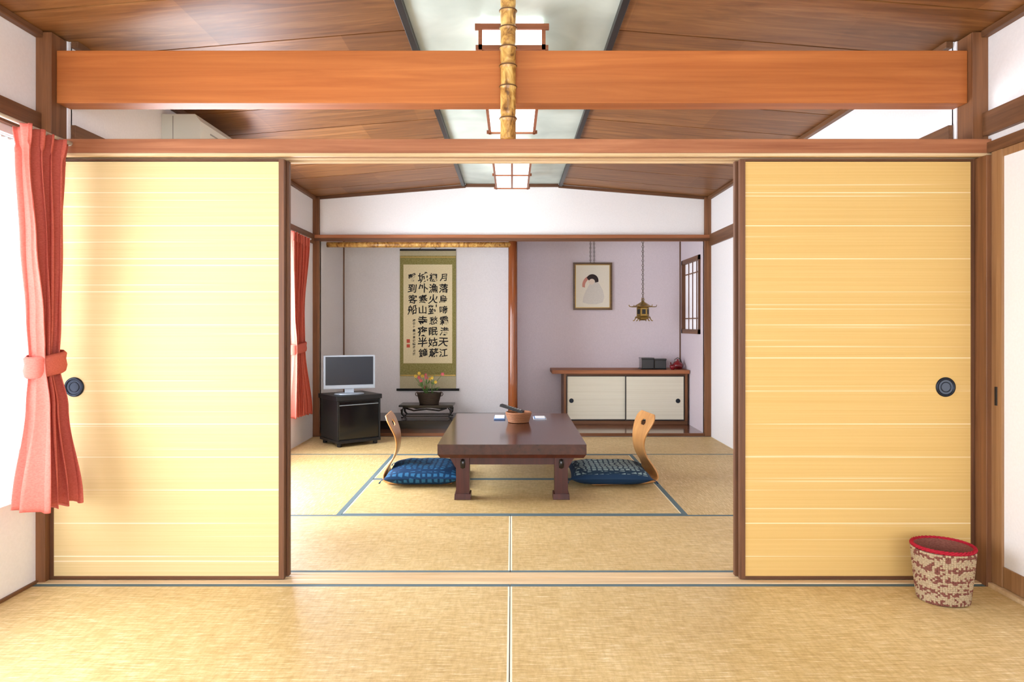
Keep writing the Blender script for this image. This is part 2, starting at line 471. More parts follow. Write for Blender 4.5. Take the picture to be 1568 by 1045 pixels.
# side rails (nageshi)
trim((-NW, -NW+0.025, RB, 2.9, 1.83, 1.925, 'dark_y'))
trim((NW-0.025, NW, RB, 2.9, 1.83, 1.925, 'dark_y'))
trim((NW-0.02, NW, RB, 2.9, 1.755, 1.80, 'dark_y'))
trim((-FW, -FW+0.02, D0, D1-0.04, 1.82, 1.91, 'dark_y'))
trim((FW-0.02, FW, D0, D1-0.04, 1.80, 1.91, 'dark_y'))
# far lintel
trim((-FW, FW, D1-0.05, D1+0.02, 1.848, 1.905, 'kamoi'), (-FW, FW, D1-0.054, D1-0.05, 1.846, 1.872, 'dark_x'))
# otoshigake mottled bar over the tokonoma
mb = MB('trim_otoshigake'); mb.T = Matrix.Translation((0, D1+0.02, 1.818)) @ Matrix.Rotation(math.pi/2, 4, 'Y')
mb.lathe([(0.026, -1.76), (0.028,-1.2), (0.026,-0.6), (0.028, 0.0)], (0,0,0), 'bamboo', 20); mb.done()
# corner posts far
for s in (-1, 1):
    a, b = sorted((AW*s-0.0, (FW+0.0)*s)); trim((a, b, D1-0.035, D1+0.03, 0.0, 2.262, 'post_z'))
trim((-AW, -AW+0.012, D2-0.012, D2, 0.1, 1.99, 'dark_z')); trim((AW-0.012, AW, D2-0.012, D2, 0.03, 1.99, 'dark_z'))
# corner posts at partition + upper struts
trim((-NW-0.01, -1.912, 2.90, 3.02, 0.0, 1.745, 'post_z'))
trim((1.915, NW+0.01, 2.86, 3.02, 0.0, 1.745, 'post_z'))
trim((-NW, -1.885, 2.90, 3.0, 1.815, 2.258, 'post_z'))
trim((1.885, NW, 2.90, 3.0, 1.815, 2.258, 'post_z'))
trim((-NW, -FW, 3.0, 3.03, 0.0, 2.26, 'plaster')); trim((FW, NW, 3.0, 3.03, 0.0, 2.26, 'plaster'))
# lintel (kamoi)
trim((-NW, NW, 2.88, 3.02, 1.757, 1.815, 'kamoi'), (-NW, NW, 2.878, 2.905, 1.745, 1.757, 'tan_x'),
     (-NW, NW, 2.958, 2.964, 1.747, 1.757, 'tan_x'), (-NW, NW, 3.0, 3.02, 1.745, 1.757, 'tan_x'))
# big beam
mb = MB('ceiling_beam'); mb.box(-1.884, 1.884, 2.93, 3.02, 1.976, 2.194, 'beam'); mb.done(0.003)
# bamboo pole
mb = MB('bamboo_pole')
prof = []
nodes = [1.90, 2.03, 2.115, 2.19, 2.27, 2.34]
N = 120
for i in range(N+1):
    zz = 1.815+(2.392-1.815)*i/N
    r = 0.0315
    for nd in nodes:
        d = abs(zz-nd); r += 0.0045*math.exp(-(d/0.006)**2) - 0.002*math.exp(-((zz-nd-0.013)/0.008)**2)
    prof.append((r, zz))
mb.lathe(prof, (-0.016, 2.894, 0), 'bamboo', 28)
for nd in nodes: mb.ring((-0.016, 2.894, nd), 0.0345, 0.003, 'bamboonode', 'Z', 28, 6)
mb.done()

# sliding doors (fusuma) ---------------------------------------------------
dn = [1]
def fusuma(x0, x1, y0, inner, hx=None):
    mb = MB('door_%d' % dn[0]); dn[0] += 1
    y1 = y0+0.024; z0, z1 = 0.005, 1.744
    mb.box(x0+0.012, x1-0.012, y0+0.004, y1-0.004, z0+0.01, z1-0.01, 'fusuma_lit' if x0 < 0 else 'fusuma')
    wl = 0.022 if inner == 'L' else 0.014; wr = 0.022 if inner == 'R' else 0.014
    mb.box(x0, x0+wl, y0, y1, z0, z1, 'dark_z'); mb.box(x1-wr, x1, y0, y1, z0, z1, 'dark_z')
    mb.box(x0+wl, x1-wr, y0, y1, z0, z0+0.012, 'dark_x'); mb.box(x0+wl, x1-wr, y0, y1, z1-0.008, z1, 'dark_x')
    if hx is not None:
        hz = 0.80
        mb.ring((hx, y0+0.003, hz), 0.035, 0.006, 'hikite', 'Y', 40)
        mb.disc_y((hx, hz), 0.035, y0+0.001, y0+0.0045, 'hikite2' if hx > 0 else 'hikite')
        mb.ring((hx, y0+0.001, hz), 0.020, 0.002, 'hikite', 'Y', 32)
    mb.done()
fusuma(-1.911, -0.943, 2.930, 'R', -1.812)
fusuma(0.943, 1.913, 2.930, 'L', 1.795)
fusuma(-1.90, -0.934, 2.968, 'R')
fusuma(0.934, 1.90, 2.968, 'L')

# right wall sliding door (white)
mb = MB('door_5')
mb.box(NW-0.005, NW+0.02, 1.9, 2.815, 0.10, 1.74, 'plaster')
mb.box(NW-0.015, NW+0.025, 2.80, 2.86, 0.02, 1.755, 'tan_z')
mb.box(NW-0.010, NW+0.02, 1.9, 2.80, 0.02, 0.10, 'tan_z')
mb.box(NW-0.010, NW+0.02, 1.9, 2.80, 1.725, 1.755, 'tan_z')
mb.box(NW-0.018, NW-0.012, 2.825, 2.838, 0.735, 0.81, 'blackmatte')
mb.box(NW-0.015, NW+0.02, 1.86, 1.9, 0.02, 1.755, 'tan_z')
mb.box(NW, NW+0.02, 0.92, 1.86, 0.02, 1.755, 'plaster')
mb.done(0.001)
trim((NW-0.03, NW+0.02, RB, 2.86, -0.0, 0.018, 'tan_x'))
trim((-NW, -NW+0.012, RB, 2.9, 0.0, 0.012, 'dark_y'))

# windows -------------------------------------------------------------------
def window_left(name, X, y0, y1, z0, z1, glow):
    mb = MB(name)
    mb.box(X-0.11, X-0.10, y0, y1, z0, z1, glow)
    for (a, b) in ((y0, y0+0.03), (y1-0.03, y1), ((y0+y1)/2-0.02, (y0+y1)/2+0.02)):
        mb.box(X-0.10, X-0.06, a, b, z0, z1, 'silver')
    mb.box(X-0.10, X-0.06, y0, y1, z0, z0+0.03, 'silver'); mb.box(X-0.10, X-0.06, y0, y1, z1-0.03, z1, 'silver')
    mb.done()
window_left('window_1', -NW, 0.7, 2.86, 0.36, 1.80, 'window_glow')
window_left('window_2', -FW, 3.7, 6.1, 0.36, 1.80, 'window_far')
mb = MB('window_4')   # small lattice window in the alcove side wall
X = AW; mb.box(X+0.02, X+0.025, 6.86, 7.54, 0.985, 1.715, 'shoji_dim')
for (a, b, c, d) in ((6.84,6.885,0.965,1.735), (7.515,7.56,0.965,1.735)): mb.box(X-0.015, X+0.02, a, b, c, d, 'dark_z')
mb.box(X-0.015, X+0.02, 6.84, 7.56, 0.965, 1.01, 'dark_y'); mb.box(X-0.015, X+0.02, 6.84, 7.56, 1.69, 1.735, 'dark_y')
for i in range(1, 4):
    y = 6.885+i*0.1575; mb.box(X+.012, X+0.02, y-0.006, y+0.006, 1.0, 1.70, 'dark_z')
for z in (1.12, 1.58): mb.box(X+0.013, X+0.019, 6.88, 7.52, z-0.006, z+0.006, 'dark_y')
mb.done()

# curtains -------------------------------------------------------------------
def curtain(X, keys, zt, zb, ztie, nf, rail):
    mb = MB('curtain'); NU, NV = 220, 90
    def K(v):
        for a, b in zip(keys[:-1], keys[1:]):
            if v <= b[0]:
                t = (v-a[0])/(b[0]-a[0]); t = t*t*(3-2*t)
                return [a[i]*(1-t)+b[i]*t for i in range(1, 5)]
        return list(keys[-1][1:])
    vs = []; fs = []
    for j in range(NV+1):
        v = j/NV; y0, y1, xc, am = K(v)
        for i in range(NU+1):
            u = i/NU
            uu = u+0.018*math.sin(7*u+3)+0.01*math.sin(v*4+u*9)
            ph = 2*math.pi*nf*uu
            w = math.sin(ph)
            w = math.copysign(abs(w)**0.8, w)
            x = xc+am*w*(0.85+0.25*math.sin(5.3*u+1.2))+0.12*am*math.sin(ph*2.3+v*6)
            y = y0+(y1-y0)*u+0.18*(y1-y0)/nf*math.sin(ph*2+0.7)
            z = zt+(zb-zt)*v
            if v < .05: x += 0.007*math.sin(ph*3)
            z += 0.012*math.sin(4*u+1)*v - 0.01*abs(math.sin(ph*0.5))*(v > .97)
            vs.append((x, y, z))
    for j in range(NV):
        for i in range(NU):
            a = j*(NU+1)+i; fs.append((a, a+1, a+NU+2, a+NU+1))
    mb.add(vs, fs, 'curtain', True)
    y0, y1, xc, am = K((zt-ztie)/(zt-zb))
    cy, ry = (y0+y1)/2, (y1-y0)/2+0.006; rx = am*1.1+0.004
    prof = [(-.042,0.0),(-.037,.006),(-.015,.010),(.01,.006),(.032,.009),(.042,0.0)]
    vs = []; fs = []; sg = 40
    for (dz, dr) in prof:
        for i in range(sg):
            a = 2*math.pi*i/sg
            ca, sa = math.cos(a), math.sin(a)
            vs.append((xc+(rx+dr)*math.copysign(abs(ca)**.7, ca), cy+(ry+dr)*math.copysign(abs(sa)**.7, sa), ztie+dz+0.012*math.sin(a)))
    for j in range(len(prof)-1):
        for i in range(sg): fs.append((j*sg+i, j*sg+(i+1)%sg, (j+1)*sg+(i+1)%sg, (j+1)*sg+i))
    mb.add(vs, fs, 'curtain', True)
    xr = keys[0][3]
    mb.tube([(xr, rail[0], zt+0.004), (xr, rail[1], zt+0.004)], 0.008, 'white_plastic', 8)
    for yy in rail:
        mb.box(min(X, xr), max(X, xr), yy-0.006, yy+0.006, zt-0.004, zt+0.010, 'white_plastic')
    o = mb.done(recalc=False)
    s = o.modifiers.new('sol', 'SOLIDIFY'); s.thickness = 0.002
    return o
curtain(-NW, [(0, 2.555, 2.865, -1.79, .045), (.07, 2.58, 2.86, -1.80, .036), (.30, 2.62, 2.855, -1.805, .040), (.50, 2.67, 2.845, -1.815, .040),
              (.62, 2.70, 2.845, -1.825, .036), (.74, 2.66, 2.855, -1.80, .050), (1, 2.54, 2.87, -1.75, .075)], 1.79, 0.372, 0.905, 4, (0.75, 2.875))
curtain(-FW, [(0, 5.70, 6.25, -1.79, .035), (.45, 5.80, 6.15, -1.81, .03), (.62, 5.85, 6.15, -1.81, .03), (1, 5.75, 6.34, -1.80, .04)], 1.815, 0.285, 0.86, 7, (3.75, 6.3))
def sheer(x, y0, y1, z0, z1):
    mb = MB('sheer_curtain'); NU = 160; vs = []; fs = []
    zs = [z1+(z0-z1)*k/24 for k in range(25)]
    for k, z in enumerate(zs):
        for i in range(NU+1):
            u = i/NU; vs.append((x+.012*math.sin(u*2*math.pi*12+.4*math.sin(k*.2)), y0+(y1-y0)*u, z))
    for j in range(24):
        for i in range(NU):
            a = j*(NU+1)+i; fs.append((a, a+1, a+NU+2, a+NU+1))
    mb.add(vs, fs, 'sheer', True); mb.tube([(x, y0, z1), (x, y1, z1)], .006, 'white_plastic', 8); mb.done(recalc=False)
sheer(-1.975, 2.42, 2.857, 0.365, 1.79)

# ceiling lamps ---------------------------------------------------------------
def lamp(y0, y1):
    mb = MB('ceiling_lamp'); w = 0.145; zb = 2.25
    mb.box(-w+.008, w-.008, y0+.008, y1-.008, zb+.008, 2.375, 'lamp_glow')
    for s in (-1, 1):
        a, b = sorted((w*s, (w-.016)*s)); mb.box(a, b, y0, y1, zb, zb+.02, 'lampframe'); mb.box(a, b, y0, y1, 2.34, 2.36, 'lampframe')
        for yy in (y0, y1-.014): mb.box(a, b, yy, yy+.014, zb-.006, 2.36, 'lampframe')
    for yy in (y0, (y0+y1)/2-.007, y1-.014):
        mb.box(-w-.012, w+.012, yy, yy+.014, zb-.002, zb+.018, 'lampframe')
    mb.box(-w-.015, w+.015, y0-.002, y0+.012, 2.335, 2.36, 'lampframe')
    mb.box(-.008, .008, y0, y1, zb, zb+.014, 'lampframe')
    mb.box(-.1, .1, y0+.05, y1-.05, 2.37, 2.393, 'white_plastic')
    mb.done()
lamp(3.06, 4.42); lamp(5.12, 6.22)

# air conditioner
mb = MB('air_conditioner')
pts = [(-FW, 1.93), (-FW+.17, 1.93), (-FW+.21, 1.98), (-FW+.21, 2.15), (-FW+.18, 2.19), (-FW, 2.19)]
vs = [(p[0], 3.80, p[1]) for p in pts]+[(p[0], 4.62, p[1]) for p in pts]
nn = len(pts); mb.add(vs, [tuple(range(nn)), tuple(nn+i for i in range(nn))[::-1]]+[(i, nn+i, nn+(i+1)%nn, (i+1)%nn) for i in range(nn)], 'white_plastic')
mb.box(-FW+.06, -FW+.064, 3.797, 3.801, 1.94, 2.18, 'grey_plastic')
for i in range(5):
    mb.box(-FW+.209, -FW+.214, 3.92, 4.56, 1.995+i*.028, 2.003+i*.028, 'grey_plastic')
mb.box(-FW+.165, -FW+.176, 3.90, 4.58, 1.926, 1.932, 'grey_plastic')
mb.done(0.006)

# alcove floors
mb = MB('floor_alcove')
mb.box(-AW, AW, D1-0.02, 6.97, -0.05, 0.03, 'floorboard')
mb.box(0.03, AW, 6.97, D2, -0.05, 0.03, 'floorboard')
mb.done(0.003)
mb = MB('floor_tokonoma')
mb.box(-AW, -0.005, 6.97, 7.03, 0.0, 0.11, 'blackwood'); mb.box(-AW, -0.005, 7.03, D2, 0.0, 0.105, 'blackwood')
mb.done(0.003)
mb = MB('tokonoma_pillar')
mb.lathe([(0.045, 0.03), (0.0455, 0.5), (0.044, 1.1), (0.043, 1.846)], (0.008, D1+0.03, 0), 'tokobashira', 32); mb.done()

# hanging scroll ----------------------------------------------------------------
def glyph(ch):
    try:
        cu = bpy.data.curves.new('g', 'FONT'); cu.body = ch; cu.size = 1.0; cu.offset = 0.018; cu.resolution_u = 3
        ob = bpy.data.objects.new('g', cu); scene.collection.objects.link(ob)
        dg = bpy.context.evaluated_depsgraph_get()
        me = bpy.data.meshes.new_from_object(ob.evaluated_get(dg))
        vs = [tuple(v.co[:2]) for v in me.vertices]; fs = [tuple(p.vertices) for p in me.polygons]
        bpy.data.objects.remove(ob); bpy.data.curves.remove(cu); bpy.data.meshes.remove(me)
        return vs, fs
    except Exception as e:
        print('glyph', e); return [], []
mb = MB('hanging_scroll'); yb = D2-0.004; Y = D2-0.014
x0, x1 = -1.208, -0.604
mb.box(x0, x1, Y, yb, 0.36, 1.86, 'scroll_tan')
mb.box(x0, x1, Y-.001, Y, 0.50, 1.80, 'scroll_green')
mb.box(x0+.038, x1-.040, Y-.002, Y-.001, 0.64, 1.705, 'paper')
mb.box(x0+.005, x1-.005, Y-.0015, Y-.001, 1.78, 1.79, 'gold'); mb.box(x0+.005, x1-.005, Y-.0015, Y-.001, 0.505, 0.515, 'gold')
mb.tube([(x0-.035, Y-.006, 0.356), (x1+.035, Y-.006, 0.356)], 0.013, 'blackmatte', 14)
mb.tube([(x0, Y-.002, 1.862), (x1, Y-.002, 1.862)], 0.009, 'blackmatte', 10)
mb.tube([(x0+.2, Y, 1.862), ((x0+x1)/2, Y+.003, 1.95), (x1-.2, Y, 1.862)], 0.003, 'chain', 6)
cols = ['月落烏啼霜満天江', '楓漁火對愁眠姑蘇', '城外寒山寺夜半鐘', '聲到客船']
def put(ch, cx, cz, s):
    vs, fs = glyph(ch)
    if not vs: return
    mx = (min(v[0] for v in vs)+max(v[0] for v in vs))/2; my = (min(v[1] for v in vs)+max(v[1] for v in vs))/2
    a = random.uniform(-.14, .10); sh = random.uniform(.05, .25)
    k = s*random.uniform(.85, 1.12)
    out = []
    for (p, q) in vs:
        p -= mx; q -= my
        p += 0.03*math.sin(9*q+cx*50); q += 0.03*math.sin(8*p+cz*40)+sh*p*0.6
        out.append((cx+k*(p*math.cos(a)-q*math.sin(a)), Y-.003, cz+k*(p*math.sin(a)+q*math.cos(a))))
    mb.add(out, fs, 'ink')
for ci, col in enumerate(cols):
    cx = -0.735-ci*0.112
    for ri, ch in enumerate(col):
        put(ch, cx+random.uniform(-.006, .006), 1.565-ri*0.116, 0.102)
for ri, ch in enumerate('庚午年春日書楓橋夜泊張'):
    put(ch, -1.055, 1.10-ri*0.036, 0.032)
mb.box(-1.135, -1.10, Y-.0028, Y-.002, 0.86, 0.90, 'seal'); mb.box(-1.135, -1.10, Y-.0028, Y-.002, 0.81, 0.845, 'seal')
mb.done(recalc=False)

# picture ------------------------------------------------------------------------
mb = MB('framed_picture'); Y = D2-0.006
px0, px1, pz0, pz1 = 0.66, 1.078, 1.215, 1.725; fw = 0.020
for (a, b, c, d) in ((px0, px1, pz0, pz0+fw), (px0, px1, pz1-fw, pz1), (px0, px0+fw, pz0+fw, pz1-fw), (px1-fw, px1, pz0+fw, pz1-fw)):
    mb.box(a, b, Y-.026, Y, c, d, 'framewood')
for (a, b, c, d) in ((px0+fw, px1-fw, pz0+fw, pz0+fw+.008), (px0+fw, px1-fw, pz1-fw-.008, pz1-fw), (px0+fw, px0+fw+.008, pz0+fw, pz1-fw), (px1-fw-.008, px1-fw, pz0+fw, pz1-fw)):
    mb.box(a, b, Y-.020, Y, c, d, 'gold')
mb.box(px0+fw, px1-fw, Y-.012, Y, pz0+fw, pz1-fw, 'matboard')
def blob(pts, k, dy): mb.poly_y([(px0+p*.418, pz0+q*.51) for p, q in pts], Y-dy, Y-.012, k)
def ell(cx, cz, rx, rz, n=28): return [(cx+rx*math.cos(2*math.pi*i/n), cz+rz*math.sin(2*math.pi*i/n)) for i in range(n)]
blob([(.24,.16),(.40,.12),(.60,.12),(.76,.16),(.80,.28),(.76,.42),(.68,.54),(.60,.62),(.48,.62),(.40,.52),(.32,.40),(.26,.28)], 'kimono', .0125)
blob(ell(.47, .60, .075, .065), 'skin', .013)
def cres(cx, cz, r1, r2, a0, a1, off):
    o = [(cx+r1*math.cos(a0+(a1-a0)*i/14), cz+r1*.85*math.sin(a0+(a1-a0)*i/14)) for i in range(15)]
    o += [(cx+off[0]+r2*math.cos(a1+(a0-a1)*i/14), cz+off[1]+r2*.85*math.sin(a1+(a0-a1)*i/14)) for i in range(15)]
    return o
blob(cres(.48, .52, .25, .20, 3.3, 1.0, (.02, -.02)), 'blush', .0132)
blob(cres(.49, .62, .16, .08, 2.7, -0.2, (-.01, -.03)), 'ink_soft', .0135)
for s in (0.845, 0.885):
    for i in range(12):
        z = 1.73+i*0.022; mb.ring((s, Y-.006, z), 0.008, 0.0022, 'chain', 'Y' if i % 2 else 'X', 10, 5)
mb.done()

# hanging brass lantern ------------------------------------------------------------
mb = MB('hanging_lantern'); cx, cy = 1.315, 7.12
for i in range(31):
    mb.ring((cx, cy, 1.30+i*0.0235), 0.010, 0.003, 'chain', 'Y' if i % 2 else 'X', 10, 5)
def hexlathe(prof, k):
    vs = []
    for r, z in prof: vs += [(cx+r*math.cos(math.pi/3*j), cy+r*math.sin(math.pi/3*j), z) for j in range(6)]
    fs = []
    for j in range(len(prof)-1):
        for i in range(6): fs.append((j*6+i, j*6+(i+1)%6, (j+1)*6+(i+1)%6, (j+1)*6+i))
    fs.append(tuple(range(6))); fs.append(tuple((len(prof)-1)*6+i for i in range(6)))
    mb.add(vs, fs, k)
hexlathe([(.115, 1.232), (.112, 1.24), (.075, 1.25), (.04, 1.272), (.018, 1.285), (.012, 1.30)], 'brass')
hexlathe([(.058, 1.135), (.062, 1.15), (.062, 1.225), (.055, 1.235)], 'brass')
hexlathe([(.075, 1.122), (.08, 1.13), (.07, 1.14)], 'brass')
for j in range(6):
    a = math.pi/3*j
    mb.tube([(cx+.11*math.cos(a), cy+.11*math.sin(a), 1.236), (cx+.135*math.cos(a), cy+.135*math.sin(a), 1.240), (cx+.14*math.cos(a), cy+.14*math.sin(a), 1.256)], .005, 'brass', 6)
    mb.tube([(cx+.072*math.cos(a), cy+.072*math.sin(a), 1.125), (cx+.085*math.cos(a), cy+.085*math.sin(a), 1.10), (cx+.10*math.cos(a), cy+.10*math.sin(a), 1.095)], .005, 'brass', 6)
    a2 = a+math.pi/6
    mb.T = Matrix.Translation((cx+.0545*math.cos(a2), cy+.0545*math.sin(a2), 1.187)) @ Matrix.Rotation(a2, 4, 'Z')
    mb.box(-.002, .002, -.018, .018, -.024, .024, 'blackmatte'); mb.T = Matrix.Identity(4)
mb.ring((cx, cy, 1.308), 0.013, 0.004, 'brass', 'Y', 14, 6)
mb.lathe([(.03,1.10),(.05,1.115),(.05,1.124)], (cx,cy,0), 'brass', 12)
mb.done()

# alcove cabinet ---------------------------------------------------------------------
mb = MB('alcove_cabinet'); CB = D2-0.012; CR = AW-.022
mb.box(.41, CR+.012, 7.22, CB, .555, .592, 'kamoi')
mb.box(.53, CR, 7.25, CB, .031, .07, 'dark_x')
mb.box(.53, .555, 7.25, CB, .07, .555, 'post_z'); mb.box(CR-.028, CR, 7.25, CB, .07, .555, 'post_z')
mb.box(.555, CR-.028, 7.25, 7.30, .535, .555, 'dark_x'); mb.box(.555, CR-.028, 7.60, CB, .07, .555, 'dark_x')
def cab_door(a, b, y, hx):
    mb.box(a+.008, b-.008, y+.003, y+.015, .08, .53, 'cabdoor')
    for (p, q, r, s) in ((a, a+.01, .072, .535), (b-.01, b, .072, .535), (a+.01, b-.01, .072, .084), (a+.01, b-.01, .524, .535)): mb.box(p, q, y, y+.018, r, s, 'blacktrim')
    mb.disc_y((hx, .275), .02, y+.0, y+.004, 'hikite'); mb.ring((hx, y+.001, .275), .021, .003, 'hikite', 'Y', 24, 6)
cab_door(.558, 1.175, 7.275, .61); cab_door(1.160, CR-.03, 7.255, 1.70)
mb.done(0.0015)
mb = MB('lacquer_box')
mb.box(1.335, 1.60, 7.33, 7.52, .592, .60, 'blackmatte')
for a, b, c, d, h in ((1.345, 1.47, 7.34, 7.50, .70), (1.478, 1.60, 7.35, 7.50, .69)):
    mb.box(a, b, c, d, .60, h, 'black'); mb.box(a-.004, b+.004, c-.004, d+.004, h-.005, h+.014, 'black')
mb.done(0.004)
mb = MB('teapot'); c = (1.735, 7.42, .592)
mb.lathe([(.025,0),(.045,.006),(.056,.03),(.052,.058),(.032,.072),(.03,.078),(.012,.085),(.008,.09),(.013,.10),(.004,.105)], c, 'red', 28)
mb.tube([(c[0]-.05, c[1], c[2]+.03), (c[0]-.068, c[1], c[2]+.045), (c[0]-.075, c[1], c[2]+.07)], [.011,.009,.006], 'red', 10)
mb.tube([(c[0]-.04,c[1],c[2]+.065),(c[0]-.03,c[1],c[2]+.10),(c[0],c[1],c[2]+.118),(c[0]+.03,c[1],c[2]+.10),(c[0]+.04,c[1],c[2]+.065)], .004, 'blackmatte', 8)
mb.done()
mb = MB('tea_cup'); mb.lathe([(.014,0),(.018,.006),(.028,.02),(.032,.045),(.029,.045),(.024,.02),(.001,.01)], (1.655, 7.30, .592), 'red', 24); mb.done()

# flower stand + arrangement ------------------------------------------------------------
mb = MB('display_stand')
mb.box(-1.135, -.59, 7.09, 7.37, .232, .248, 'blackwood')
mb.box(-1.10, -.625, 7.12, 7.34, .218, .232, 'blackwood')
for sx in (-1, 1):
    for sy in (-1, 1):
        X = -.8625+sx*.225; Yc = 7.23+sy*.095
        mb.tube([(X, Yc, .225), (X+sx*.022, Yc, .195), (X+sx*.02, Yc, .16), (X-sx*.004, Yc, .13), (X+sx*.012, Yc, .118), (X+sx*.03, Yc, .120)], [.015,.014,.011,.009,.009,.008], 'blackwood', 10)
    Yc = 7.23+sx*.095
    mb.tube([(-1.07, Yc, .215), (-.99, Yc, .19), (-.8625, Yc, .205), (-.735, Yc, .19), (-.655, Yc, .215)], .008, 'blackwood', 8)
mb.box(-1.08, -.645, 7.13, 7.15, .128, .138, 'blackwood'); mb.box(-1.08, -.645, 7.31, 7.33, .128, .138, 'blackwood')
mb.done(0.002)
mb = MB('flower_arrangement'); c = (-.845, 7.23, .248)
rows = 10
for j in range(rows):
    z = c[2]+.006+j*.0115; r = .085+.03*(j/rows)
    pts = []
    for i in range(73):
        a = 2*math.pi*i/72; rr = r+.0035*(1 if (i+j) % 2 else -1)
        pts.append((c[0]+1.05*rr*math.cos(a), c[1]+.7*rr*math.sin(a), z))
    mb.tube(pts, .0062, 'wicker_dark', 6)
mb.lathe([(.08, .001), (.085, .01), (.10, .09)], c, 'wicker_dark', 24, 1.0, .65)
for sx in (-1, 1):
    mb.ring((c[0]+sx*.12, c[1], c[2]+.10), .02, .004, 'wicker_dark', 'Y', 16, 6)
rnd = random.Random(3)
for i in range(18):
    a = rnd.uniform(0, 6.28); h = rnd.uniform(.08, .25); sp = rnd.uniform(.02, .13)
    b = Vector((c[0]+.03*math.cos(a), c[1]+.02*math.sin(a), c[2]+.085)); t = Vector((c[0]+sp*math.cos(a)*1.2, c[1]+sp*.5*math.sin(a), c[2]+.08+h))
    m_ = (b+t)/2+Vector((-.01, 0, .03))
    mb.tube([b, m_, t], .0022, 'leaf', 5)
    if i % 3 == 2:
        for q in range(5):
            d = Vector((rnd.uniform(-1,1), rnd.uniform(-.5,.5), rnd.uniform(.1,1))).normalized()
            p = b.lerp(t, .5); w = Vector((0,0,1)).cross(d).normalized()*.009
            mb.add([tuple(p), tuple(p+d*.025+w), tuple(p+d*.06), tuple(p+d*.025-w)], [(0,1,2,3)], 'leaf')
    else:
        k = 'petal_yellow' if i % 2 == 0 else 'petal_pink'
        for q in range(6):
            an = 2*math.pi*q/6; d = Vector((math.cos(an), -.35, math.sin(an)))*.018
            w = Vector((-math.sin(an), 0, math.cos(an)))*.008
            mb.add([tuple(t), tuple(t+d*.6+w), tuple(t+d*1.1), tuple(t+d*.6-w)], [(0,1,2,3)], k)
        mb.lathe([(.001,-.005),(.005,0),(.001,.005)], tuple(t+Vector((0,-.006,0))), 'petal_yellow', 8)
mb.done(recalc=False)

# TV and its stand ----------------------------------------------------------------------
mb = MB('tv_stand'); mb.T = Matrix.Translation((-1.49, 6.05, 0.002)) @ Matrix.Rotation(math.radians(38), 4, 'Z')
L, W = .41, .38
mb.box(0.01, L-.01, 0.02, W, .045, .40, 'blackmatte'); mb.box(-.01, L+.01, -.005, W+.01, .40, .44, 'blackmatte')
mb.box(0.0, L, 0.0, W, .03, .055, 'blackmatte')
mb.box(.018, L-.018, .008, .02, .065, .385, 'black'); mb.box(.02, L-.02, .004, .01, .355, .362, 'silver')
mb.box(.0, .016, .004, .03, .055, .40, 'blackmatte'); mb.box(L-.016, L, .004, .03, .055, .40, 'blackmatte')
for px in (.035, L-.035):
    for py in (.04, W-.04): mb.lathe([(.02,0),(.02,.028),(.012,.032)], (px, py, 0), 'blackmatte', 14)
mb.done(0.004)
mb = MB('television'); mb.T = Matrix.Translation((-1.435, 6.25, .443)) @ Matrix.Rotation(math.radians(19), 4, 'Z')
w = .222
mb.box(-w, w, -.018, .02, .05, .345, 'silver'); mb.box(-w+.012, w-.012, .02, .05, .08, .32, 'grey_plastic')
mb.box(-w+.016, w-.016, -.020, -.017, .084, .332, 'screen')
mb.box(-w+.01, w-.01, -.022, -.017, .056, .078, 'silver')
mb.box(-.04, .04, -.005, .02, .01, .055, 'silver')
mb.lathe([(.13,0),(.13,.006),(.12,.012),(.04,.016)], (0, .01, 0), 'silver', 32, 1.0, .6)
mb.done(0.004)

# low table ---------------------------------------------------------------------------
mb = MB('low_table'); ty0, ty1, hw, zt = 4.20, 5.67, .442, .345
mb.T = Matrix.Translation((0, 0, .0015))
mb.box(-hw, hw, ty0, ty1, .285, zt, 'tablewood')
mb.hexa([(-hw+.016,ty0+.016,.262),(hw-.016,ty0+.016,.262),(hw-.016,ty1-.016,.262),(-hw+.016,ty1-.016,.262),(-hw,ty0,.285),(hw,ty0,.285),(hw,ty1,.285),(-hw,ty1,.285)], 'tableleg')
for sy, yb in ((1, ty0+.08), (-1, ty1-.08)):
    mb.box(-.30, .30, min(yb+sy*.03, yb+sy*.055), max(yb+sy*.03, yb+sy*.055), .205, .262, 'tableleg')
    for sx in (-1, 1):
        a, b = sorted((sx*.258, sx*.338)); y0_, y1_ = sorted((yb, yb+sy*.09))
        mb.box(a, b, y0_, y1_, .03, .262, 'tableleg')
        mb.hexa([(a-.010,y0_-.010,0),(b+.010,y0_-.010,0),(b+.010,y1_+.010,0),(a-.010,y1_+.010,0),(a-.008,y0_-.008,.034),(b+.008,y0_-.008,.034),(b+.008,y1_+.008,.034),(a-.008,y1_+.008,.034)], 'tableleg')
        c = sx*.338; mb.hexa([(c,y0_,.19), (c+sx*.001,y0_,.19),(c+sx*.001,y1_,.19),(c,y1_,.19),(c,y0_,.262),(c+sx*.045,y0_,.262),(c+sx*.045,y1_,.262),(c,y1_,.262)], 'tableleg')
        if sy == 1:
            mb.lathe([(.001,-.03),(.014,-.024),(.016,0),(.014,.024),(.001,.03)], (sx*.298, y0_-.001, .215), 'blackwood', 14, 1, .5)
for sx in (-1, 1):
    a, b = sorted((sx*.29, sx*.315)); mb.box(a, b, ty0+.17, ty1-.17, .205, .262, 'tableleg')
mb.done(0.004)

